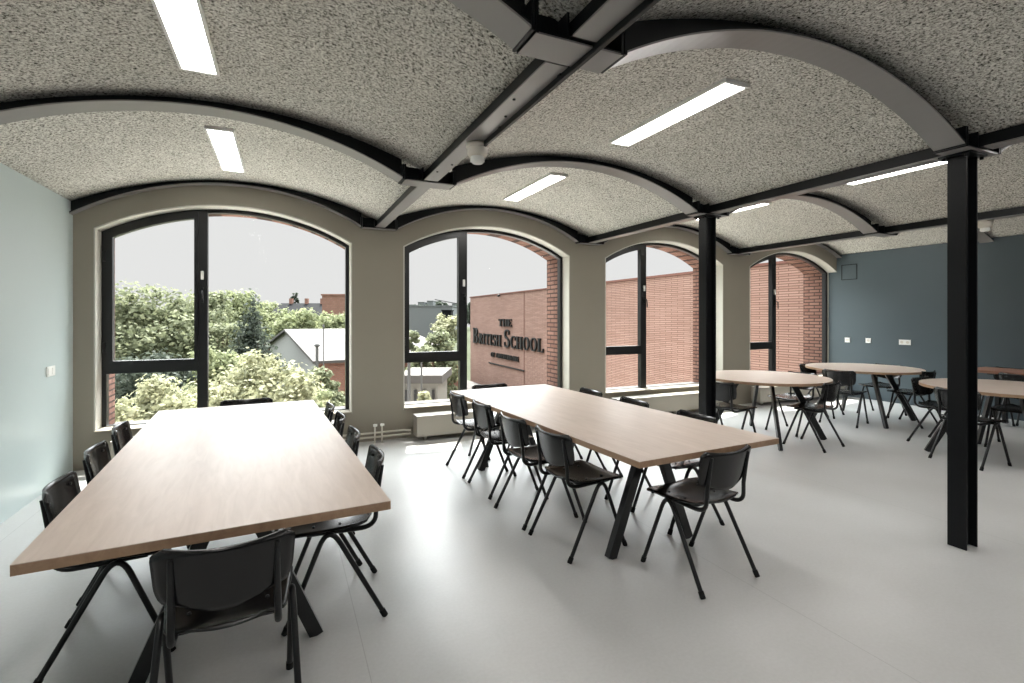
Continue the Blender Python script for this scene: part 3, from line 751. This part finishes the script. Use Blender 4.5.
# lettering built from serif glyphs: strokes in a unit box (height 1)
def glyph(ch):
    """returns (advance, list of polygons (x,z))"""
    T, t, s = 0.165, 0.075, 0.075       # stem, hairline, serif height
    P = []
    def R(x0,x1,z0,z1): P.append([(x0,z0),(x1,z0),(x1,z1),(x0,z1)])
    def stem(x, z0=0, z1=1, sf=True, w=T):
        R(x-w/2,x+w/2,z0,z1)
        if sf:
            R(x-w/2-0.055,x+w/2+0.055,z0,z0+s); R(x-w/2-0.055,x+w/2+0.055,z1-s,z1)
    def bowl(cx, cz, rx, rz, a0, a1, wx=T, wz=t, n=14):
        pts = []
        for i in range(n):
            a = math.radians(a0+(a1-a0)*i/n); c = math.radians(a0+(a1-a0)*(i+1)/n)
            P.append([(cx+rx*math.cos(a),cz+rz*math.sin(a)),(cx+rx*math.cos(c),cz+rz*math.sin(c)),
                      (cx+(rx-wx)*math.cos(c),cz+(rz-wz)*math.sin(c)),(cx+(rx-wx)*math.cos(a),cz+(rz-wz)*math.sin(a))])
    def diag(x0,z0,x1,z1,w): P.append([(x0-w/2,z0),(x0+w/2,z0),(x1+w/2,z1),(x1-w/2,z1)])
    if ch == 'T':
        stem(0.3); R(0.02,0.58,1-s,1); R(0.02,0.07,0.76,1); R(0.53,0.58,0.76,1); return 0.62, P
    if ch == 'H':
        stem(0.13); stem(0.55); R(0.13,0.55,0.48,0.54); return 0.72, P
    if ch == 'E':
        stem(0.13); R(0.13,0.54,0,s); R(0.13,0.52,1-s,1); R(0.13,0.40,0.48,0.54); R(0.49,0.54,0,0.24); R(0.47,0.52,0.78,1); R(0.36,0.40,0.38,0.64); return 0.60, P
    if ch == 'F':
        stem(0.13); R(0.13,0.52,1-s,1); R(0.13,0.40,0.48,0.54); R(0.47,0.52,0.78,1); R(0.36,0.40,0.38,0.64); return 0.57, P
    if ch == 'B':
        stem(0.13); R(0.13,0.33,0,s); R(0.13,0.33,1-s,1); R(0.13,0.33,0.49,0.55)
        bowl(0.31,0.755,0.21,0.245,-90,90); bowl(0.33,0.26,0.24,0.26,-90,90); return 0.64, P
    if ch == 'R':
        stem(0.13); R(0.13,0.33,1-s,1); R(0.13,0.33,0.47,0.53)
        bowl(0.31,0.735,0.23,0.265,-90,90); diag(0.56,0.0,0.33,0.5,0.15); R(0.46,0.68,0,s); return 0.68, P
    if ch == 'D':
        stem(0.13); R(0.13,0.30,0,s); R(0.13,0.30,1-s,1); bowl(0.28,0.5,0.34,0.5,-90,90,0.15); return 0.68, P
    if ch == 'I':
        stem(0.13); return 0.30, P
    if ch == 'L':
        stem(0.13); R(0.13,0.54,0,s); R(0.49,0.54,0,0.28); return 0.58, P
    if ch == 'O':
        bowl(0.35,0.5,0.33,0.52,0,360,0.15,t,26); return 0.73, P
    if ch == 'C':
        bowl(0.36,0.5,0.34,0.52,48,312,0.15,t,22); R(0.55,0.60,0.66,0.94); R(0.55,0.60,0.10,0.26); return 0.66, P
    if ch == 'S':
        bowl(0.27,0.745,0.22,0.27,40,250,0.11,0.06,16); bowl(0.27,0.255,0.23,0.27,-140,70,0.11,0.06,16)
        P.append([(0.10,0.60),(0.22,0.52),(0.46,0.36),(0.44,0.46),(0.30,0.56),(0.16,0.66)])
        R(0.41,0.455,0.72,0.97); R(0.06,0.105,0.03,0.30); return 0.53, P
    if ch == 'A':
        diag(0.10,0,0.33,1,0.06); diag(0.58,0,0.34,1,0.15); R(0.2,0.5,0.32,0.37); R(0.0,0.2,0,s); R(0.46,0.70,0,s); return 0.70, P
    if ch == 'M':
        stem(0.12,w=0.07); stem(0.74); diag(0.40,0.0,0.14,1,0.13); diag(0.42,0.0,0.70,1,0.06); return 0.87, P
    return 0.3, P
sign = thing('lettering_sign', 'dark serif letters mounted on the pink brick wing wall', 'sign', wing.location, -AZ)
def write(name, chunks, s_left, s_right, z0):
    """chunks: (text, cap height). The line starts at distance s_left (far end) and ends at s_right."""
    adv = 0; items = []
    for text, h, k in chunks:
        for ch in text:
            if ch == ' ': adv += 0.30*h*k; continue
            w, P = glyph(ch); items.append((adv, P, h, k)); adv += (w+0.05)*h*k
    sc = (s_left-s_right)/adv
    m = MB()
    for a, P, h, k in items:
        for poly in P:
            pts = [(s_left-(a+x*h*k)*sc, z0+z*h) for x, z in poly]
            n = len(pts)
            vs = [(-0.09,y,z) for y,z in pts]+[(-0.02,y,z) for y,z in pts]
            m.add(vs, [tuple(range(n)), tuple(range(2*n-1,n-1,-1))]+[(i,i+n,(i+1)%n+n,(i+1)%n) for i in range(n)])
    return m.build(name, M['letter'], sign)
write('letter_line', [('THE',0.37,1)], 24.75, 22.95, 0.97)
write('letter_line', [('B',0.90,1),('RITISH',0.60,1),(' ',0.6,1),('S',0.90,1),('CHOOL',0.60,1)], 28.9, 19.45, -0.10)
write('letter_line', [('OF',0.245,1),(' ',0.245,1),('AMSTERDAM',0.245,1)], 25.9, 22.2, -0.72)

# trees and shrubs
def canopy(mat, parent, blobs, n, size, name='crown'):
    v = []; f = []
    tot = sum(r[0]*r[1] for _, r in blobs)
    for c, r in blobs:
        for _ in range(int(n*r[0]*r[1]/tot)+1):
            d = Vector((random.gauss(0,1),random.gauss(0,1),random.gauss(0,1)))
            d *= 0.62
            if d.length > 1.7: d *= 1.7/d.length
            p = Vector((c[0]+d.x*r[0], c[1]+d.y*r[1], c[2]+d.z*r[2]))
            nn = (d+Vector((random.uniform(-1,1),random.uniform(-1,1),random.uniform(-.6,1.2)))).normalized()
            s = nn.cross(Vector((random.random()-.5,random.random()-.5,random.random()+.1))).normalized(); q = nn.cross(s)
            z = size*random.uniform(0.5,1.4); o = len(v)
            v += [p-s*z, p+q*z*0.6, p+s*z, p-q*z*0.6]; f.append((o,o+1,o+2,o+3))
    me = bpy.data.meshes.new(name); me.from_pydata([x[:] for x in v], [], f); me.materials.append(mat)
    o = bpy.data.objects.new(name, me); COL.objects.link(o); o.parent = parent; return o
F_, HZ, HH = 502.5, 317.0, 1.45
TA = math.radians(24.5)
def spot(u, zc):
    lat = (u-512)/F_*zc
    return (zc*math.sin(TA)+lat*math.cos(TA), zc*math.cos(TA)-lat*math.sin(TA))
def tree(name, u, vtop, wpx, zc, leaf, label, n=2600, size=0.2, squash=0.9, cat='tree', shape='round', group=None, low=None):
    x, y = spot(u, zc); ztop = HH-(vtop-HZ)*zc/F_; w = wpx*(1.12 if shape == 'round' else 1.0)*zc/F_/2
    t = thing(name, label, cat, (x,y,GZ), 0, group)
    Ht = ztop-GZ; rng = random.Random(int(u*7+vtop))
    blobs = []
    if shape == 'round':
        zlo = Ht*0.12 if low is None else low
        hz = (Ht-zlo)/2; cz = zlo+hz
        for i in range(64):
            a = rng.uniform(0,2*PI); ct = rng.uniform(-1,1); st = math.sqrt(1-ct*ct); k = rng.uniform(0.25,1.0)**0.45
            r = w*rng.uniform(0.13,0.27)
            lump = 1+0.16*math.sin(3*a+u)+0.10*math.sin(5*ct+vtop)
            rx = (w-r)*k*st*lump
            blobs.append(((rx*math.cos(a), rx*math.sin(a), cz+(hz-r*0.9)*k*ct*(1.0 if ct > 0 else 0.9)), (r,r,r*squash*0.8)))
    else:
        for i in range(7):
            h = i/6; r = w*(1-0.85*h)
            blobs.append(((rng.uniform(-.1,.1)*w,rng.uniform(-.1,.1)*w,Ht*(0.18+0.8*h)),(r,r,Ht*0.10)))
    canopy(leaf, t, blobs, int(n*2.6), size*0.62)
    m = MB(); m.tube([(0,0,-0.05),(0.05*w,0,Ht*0.35),(0,0.04*w,Ht*0.75)], [max(0.1,w*0.07),max(0.07,w*0.05),0.03], 8)
    for a in range(4):
        ang = a*PI/2+0.4
        m.tube([(0.03*w,0,Ht*0.32),(math.cos(ang)*w*0.3,math.sin(ang)*w*0.3,Ht*0.55),(math.cos(ang)*w*0.5,math.sin(ang)*w*0.5,Ht*0.7)], [max(0.05,w*0.035),0.04,0.015], 6)
    m.build('trunk', M['bark'], t)
    return t
GT = 'trees outside the windows'; GS = 'shrubs below the left window'; G5 = 'shrubs below the second window'
tree('leafy_tree', 152, 279, 104, 26, M['leaf_mid'], 'big round mid green tree filling the left casement', 5200, 0.20, group=GT)
tree('leafy_tree', 100, 296, 70, 38, M['leaf_mid'], 'mid green tree at the left edge of the left window', 2600, 0.26, group=GT)
tree('leafy_tree', 207, 284, 48, 48, M['leaf_mid'], 'slim green tree seen right of the left window mullion', 2600, 0.30, group=GT)
tree('leafy_tree', 238, 287, 56, 58, M['leaf_bright'], 'rounded bright green tree left of the dark roof', 2600, 0.34, group=GT)
tree('leafy_tree', 222, 306, 66, 35, M['leaf_mid'], 'green tree beside the dark conifer', 3000, 0.25, group=GT)
tree('conifer_tree', 253, 303, 54, 25, M['leaf_dark'], 'dark conifer left of the pale shed', 3400, 0.19, shape='cone', group=GT)
tree('leafy_tree', 268, 300, 46, 76, M['leaf_bright'], 'bright green tree in front of the dark roof, left of its middle', 2200, 0.38, group=GT)
tree('leafy_tree', 297, 306, 54, 60, M['leaf_bright'], 'bright green tree above the pale shed ridge', 2200, 0.38, group=GT)
tree('leafy_tree', 331, 310, 52, 76, M['leaf_bright'], 'bright green tree below the brick tower', 2200, 0.38, group=GT)
tree('tall_tree', 295, 290, 7, 140, M['leaf_dark'], 'tiny tall dark tree standing above the dark roof', 500, 0.5, group=GT, low=6.0)
tree('flowering_shrub', 268, 345, 110, 15.5, M['leaf_pale'], 'large pale yellow green shrub in front of the pale shed', 6500, 0.12, cat='shrub', group=GS)
tree('flowering_shrub', 166, 373, 92, 12.6, M['leaf_pale'], 'pale blossoming shrub below the left casement', 5200, 0.10, cat='shrub', group=GS)
tree('flowering_shrub', 117, 391, 52, 10.9, M['leaf_pale'], 'small pale shrub at the lower left corner of the left window', 2600, 0.09, cat='shrub', group=GS)
tree('leafy_shrub', 323, 363, 46, 17.8, M['leaf_mid'], 'mid green shrub at the foot of the shed flue', 3000, 0.12, cat='shrub', group=GS)
tree('leafy_shrub', 214, 342, 60, 19.5, M['leaf_bright'], 'bright green shrub behind the left window mullion', 3200, 0.14, cat='shrub', group=GS)
tree('leafy_shrub', 150, 345, 100, 21, M['leaf_dark'], 'dark green shrub under the big tree in the left casement', 3000, 0.16, cat='shrub', group=GS)
tree('flowering_shrub', 222, 378, 44, 12.3, M['leaf_pale'], 'pale shrub just right of the left window mullion', 2600, 0.09, cat='shrub', group=GS)
tree('flowering_shrub', 318, 386, 36, 13.2, M['leaf_bright'], 'low green shrub in the lower right of the left window', 2200, 0.09, cat='shrub', group=GS)
tree('leafy_tree', 447, 311, 30, 75, M['leaf_pale'], 'pale green tree in front of the grey block', 1800, 0.36, group=GT)
tree('leafy_tree', 434, 325, 50, 20.5, M['leaf_mid'], 'mid green tree in the second window, before the pale roof', 3200, 0.15, group=GT)
tree('leafy_tree', 409, 317, 26, 24.5, M['leaf_mid'], 'green tree at the left edge of the second window', 2200, 0.15, group=GT)
tree('leafy_shrub', 424, 356, 42, 22.6, M['leaf_mid'], 'green hedge shrub in the lower pane of the second window', 3000, 0.12, cat='shrub', group=G5)
tree('leafy_shrub', 447, 362, 26, 26.5, M['leaf_mid'], 'green hedge shrub beside the annex in the second window', 2200, 0.15, cat='shrub', group=G5)
tree('leafy_shrub', 427, 384, 26, 13.2, M['leaf_pale'], 'pale shrub in the lower pane of the second window', 1800, 0.09, cat='shrub', group=G5)
# treeline on the horizon: each far tree a thing of its own
rr = random.Random(5)
for i in range(12):
    u = 402+i*6.2
    tree('distant_tree', u, rr.uniform(300.5,305), 8.5, 186+13*(i%3), M['leaf_dark'], 'tiny dark tree of the far skyline in the second window', 160, 1.6, group='far skyline trees in the second window')

# pale shed with pitched roof
E = Vector((1.35,23.56)); da = Vector((0.126,-0.992)); ax = Vector((0.992,0.126))   # near eave corner, direction to the near side, ridge direction
sh = thing('gabled_shed', 'long white gabled shed with a pale pitched roof', 'building', (E.x,E.y,0), math.atan2(ax.y, ax.x))
# local x = ridge direction, local y = away from us
Lr, Wd = 7.0, 17.5; ze, zr = -0.55, 0.62
m = MB(); m.add([(0,0,GZ),(Lr,0,GZ),(Lr,Wd,GZ),(0,Wd,GZ),(0,0,ze),(Lr,0,ze),(Lr,Wd,ze),(0,Wd,ze),(0,Wd/2,zr),(Lr,Wd/2,zr)],
            [(0,3,7,8,4),(1,5,9,6,2),(3,2,6,7)]); m.build('gable_wall', M['shedwall'], sh)
m = MB(); m.box(0.02,Lr-0.02,0.0,0.15,GZ,ze); m.build('brick_front', M['annexbrick'], sh)
m = MB()
for (ya, za, yb, zb_) in ((-0.25,ze-0.03,Wd/2,zr),(Wd+0.25,ze-0.03,Wd/2,zr)):
    m.add([(-0.2,ya,za),(Lr,ya,za),(Lr,yb,zb_),(-0.2,yb,zb_),(-0.2,ya,za+0.12),(Lr,ya,za+0.12),(Lr,yb,zb_+0.12),(-0.2,yb,zb_+0.12)],
          [(0,1,2,3),(4,7,6,5),(0,4,5,1),(1,5,6,2),(2,6,7,3),(3,7,4,0)])
m.build('roof', M['roofwhite'], sh)
def pole(u, vt, zc, r, name, label, cat):
    x, y = spot(u, zc); z = HH-(vt-HZ)*zc/F_
    t = thing(name, label, cat, (x,y,GZ))
    m = MB(); m.tube([(0,0,-0.05),(0,0,z-GZ)], [r,r*0.8], 10); m.build('shaft', M['poleg'], t)
    m = MB(); m.lathe((0,0,z-GZ), [(r*0.7,0),(r*1.6,0.03),(r*1.3,0.12),(0,0.16)], 10); m.build('pole_cap', M['poleg'], t)
pole(317, 347, 21.0, 0.075, 'flue_pipe', 'thick dark flue pipe standing before the pale shed', 'flue pipe')
pole(323.5, 328, 20.5, 0.025, 'lamp_post', 'thin grey lamp post standing before the pale shed', 'lamp post')
pole(409, 362, 14.7, 0.055, 'yard_post', 'pale grey post at the lower left of the second window', 'post')
pole(421.5, 361, 14.7, 0.03, 'yard_post', 'thin pale grey post in the lower pane of the second window', 'post')
# far buildings
def block(name, u0, u1, vt, zc, dep, mat, label, roof=None, wins=0, wz=(0.55,0.8)):
    x0, y0 = spot(u0, zc); x1, y1 = spot(u1, zc)
    w = math.hypot(x1-x0, y1-y0); z = HH-(vt-HZ)*zc/F_
    t = thing(name, label, 'building', (x0,y0,GZ), math.atan2(y1-y0, x1-x0))
    m = MB(); m.box(0,w,0,dep,-0.1,z-GZ); m.build('wall', mat, t)
    m = MB(); m.box(-0.15,w+0.15,-0.15,dep+0.15,z-GZ,z-GZ+0.25); m.build('roof', roof or M['roofdark'], t)
    for i in range(wins):
        q = MB(); q.box(w*(i+0.35)/wins, w*(i+0.65)/wins, -0.06, 0.05, (z-GZ)*wz[0], (z-GZ)*wz[1]); q.build('window', M['frame'], t)
    return t, w, z
# long dark tiled roof
x0, y0 = spot(262, 92); x1, y1 = spot(336, 92); w = math.hypot(x1-x0,y1-y0)
t = thing('tiled_house', 'long low house with a dark tiled roof beyond the trees', 'building', (x0,y0,GZ), math.atan2(y1-y0,x1-x0))
zt = HH-(302.5-HZ)*92/F_-GZ
m = MB(); m.box(0,w,0,9,0,zt-2.6); m.build('wall', M['towerbrick'], t)
m = MB(); m.add([(-0.3,-0.4,zt-2.7),(w*1.0,-0.4,zt-2.7),(w*0.93,4.5,zt),(1.5,4.5,zt),(-0.3,9.4,zt-2.7),(w,9.4,zt-2.7)], [(0,1,2,3),(4,3,2,5),(0,3,4),(1,5,2),(0,4,5,1)]); m.build('roof', M['roofdark'], t)
for i in range(3):
    q = MB(); q.box(w*(0.25+0.22*i)-0.3,w*(0.25+0.22*i)+0.3,4.2,4.8,zt-0.3,zt+0.9); q.build('chimney', M['towerbrick'], t)
block('brick_tower', 322, 350, 295.5, 84, 9, M['towerbrick'], 'square red brick tower at the right edge of the left window', M['towerbrick'], 0)
block('grey_block', 400, 452, 306.5, 120, 14, M['greyclad'], 'wide grey flat roofed block in the second window', M['greyclad'], 0)
block('dark_plant_block', 442, 451, 311, 112, 4, M['roofdark'], 'small dark block beside the grey block in the second window')
for i, (u0, u1, v) in enumerate([(404,413,305),(418,424,302.5),(427,433,301.2),(452,461,304)]):
    block('skyline_building', u0, u1, v, 230, 12, M['greyclad'], ['farthest left grey building of the skyline in the second window', 'low grey skyline building left of the tallest one', 'tallest grey skyline building in the second window', 'grey skyline building under the crane'][i], M['greyclad'])
block('garden_pavilion', 402, 438, 383, 15.6, 2.2, M['palerender'], 'low pale pavilion with small windows in the lower pane of the second window', M['roofwhite'], 4, (0.80,0.94))
# tower crane on the skyline
x, y = spot(456, 200); cr = thing('tower_crane', 'tiny tower crane on the skyline in the second window', 'crane', (x,y,GZ), -0.1)
m = MB(); m.bar((0,0,0),(0,0,11.0),0.5,0.5,(0,1,0)); m.build('mast', M['poleg'], cr)
m = MB(); m.bar((-8.5,0,12.3),(1.5,0,10.6),0.3,0.3); m.build('jib', M['poleg'], cr)

# ------------------------------------------------------------------ light
w = bpy.data.worlds.new('World'); scene.world = w; w.use_nodes = True
nt = w.node_tree; nt.nodes.clear()
out = nt.nodes.new('ShaderNodeOutputWorld'); bg = nt.nodes.new('ShaderNodeBackground'); nt.links.new(bg.outputs[0], out.inputs['Surface'])
tc = nt.nodes.new('ShaderNodeTexCoord'); sep = nt.nodes.new('ShaderNodeSeparateXYZ'); nt.links.new(tc.outputs['Generated'], sep.inputs[0])
def math_node(op, a=None, b=None):
    n = nt.nodes.new('ShaderNodeMath'); n.operation = op
    for i, q in enumerate((a, b)):
        if q is None: continue
        if isinstance(q, (int, float)): n.inputs[i].default_value = q
        else: nt.links.new(q, n.inputs[i])
    return n.outputs[0]
SUN = Vector((0.15,0.55,1.0)).normalized()
lobe_dir = Vector((0.10,0.78,0.62)).normalized()
dp = nt.nodes.new('ShaderNodeVectorMath'); dp.operation = 'DOT_PRODUCT'; dp.inputs[1].default_value = lobe_dir
nt.links.new(tc.outputs['Generated'], dp.inputs[0])
lobe = math_node('POWER', math_node('MAXIMUM', dp.outputs['Value'], 0.0), 2.0)
rise = nt.nodes.new('ShaderNodeMapRange'); rise.interpolation_type = 'SMOOTHSTEP'
rise.inputs['From Min'].default_value = 0.17; rise.inputs['From Max'].default_value = 0.50
nt.links.new(sep.outputs['Z'], rise.inputs['Value'])
glow = math_node('MULTIPLY', math_node('MULTIPLY', lobe, rise.outputs['Result']), 6.5)
zen = math_node('MULTIPLY', rise.outputs['Result'], 1.0)
tot = math_node('ADD', math_node('ADD', glow, zen), 0.325)
col = nt.nodes.new('ShaderNodeMix'); col.data_type = 'RGBA'
col.inputs['A'].default_value = (1.0,0.985,0.985,1); col.inputs['B'].default_value = (0.93,0.98,1.0,1)
nt.links.new(rise.outputs['Result'], col.inputs['Factor'])
nt.links.new(col.outputs['Result'], bg.inputs['Color']); nt.links.new(tot, bg.inputs['Strength'])
sl = bpy.data.lights.new('sun', 'SUN'); sl.energy = 8.0; sl.angle = math.radians(0.8); sl.color = (1.0,0.95,0.88)
so = bpy.data.objects.new('sun', sl); COL.objects.link(so); so.rotation_euler = SUN.to_track_quat('Z','Y').to_euler(); so.location = (0,20,30)

# ------------------------------------------------------------------ camera
cd = bpy.data.cameras.new('camera'); cam = bpy.data.objects.new('camera', cd); COL.objects.link(cam)
cam.location = (0,0,HH); cam.rotation_euler = (PI/2,0,-TA)
cd.sensor_width = 36.0; cd.lens = F_/1024*36.0; cd.shift_y = -(341.5-HZ)/1024
cd.clip_start = 0.05; cd.clip_end = 1000
scene.camera = cam
vs = scene.view_settings
vs.view_transform = 'Standard'; vs.look = 'None'; vs.exposure = 1.36; vs.gamma = 1.0; vs.use_curve_mapping = False
scene.cycles.use_denoising = True
scene.cycles.max_bounces = 10; scene.cycles.diffuse_bounces = 6; scene.cycles.transparent_max_bounces = 12
scene.cycles.sample_clamp_indirect = 6.0
scene.cycles.caustics_reflective = False; scene.cycles.caustics_refractive = False
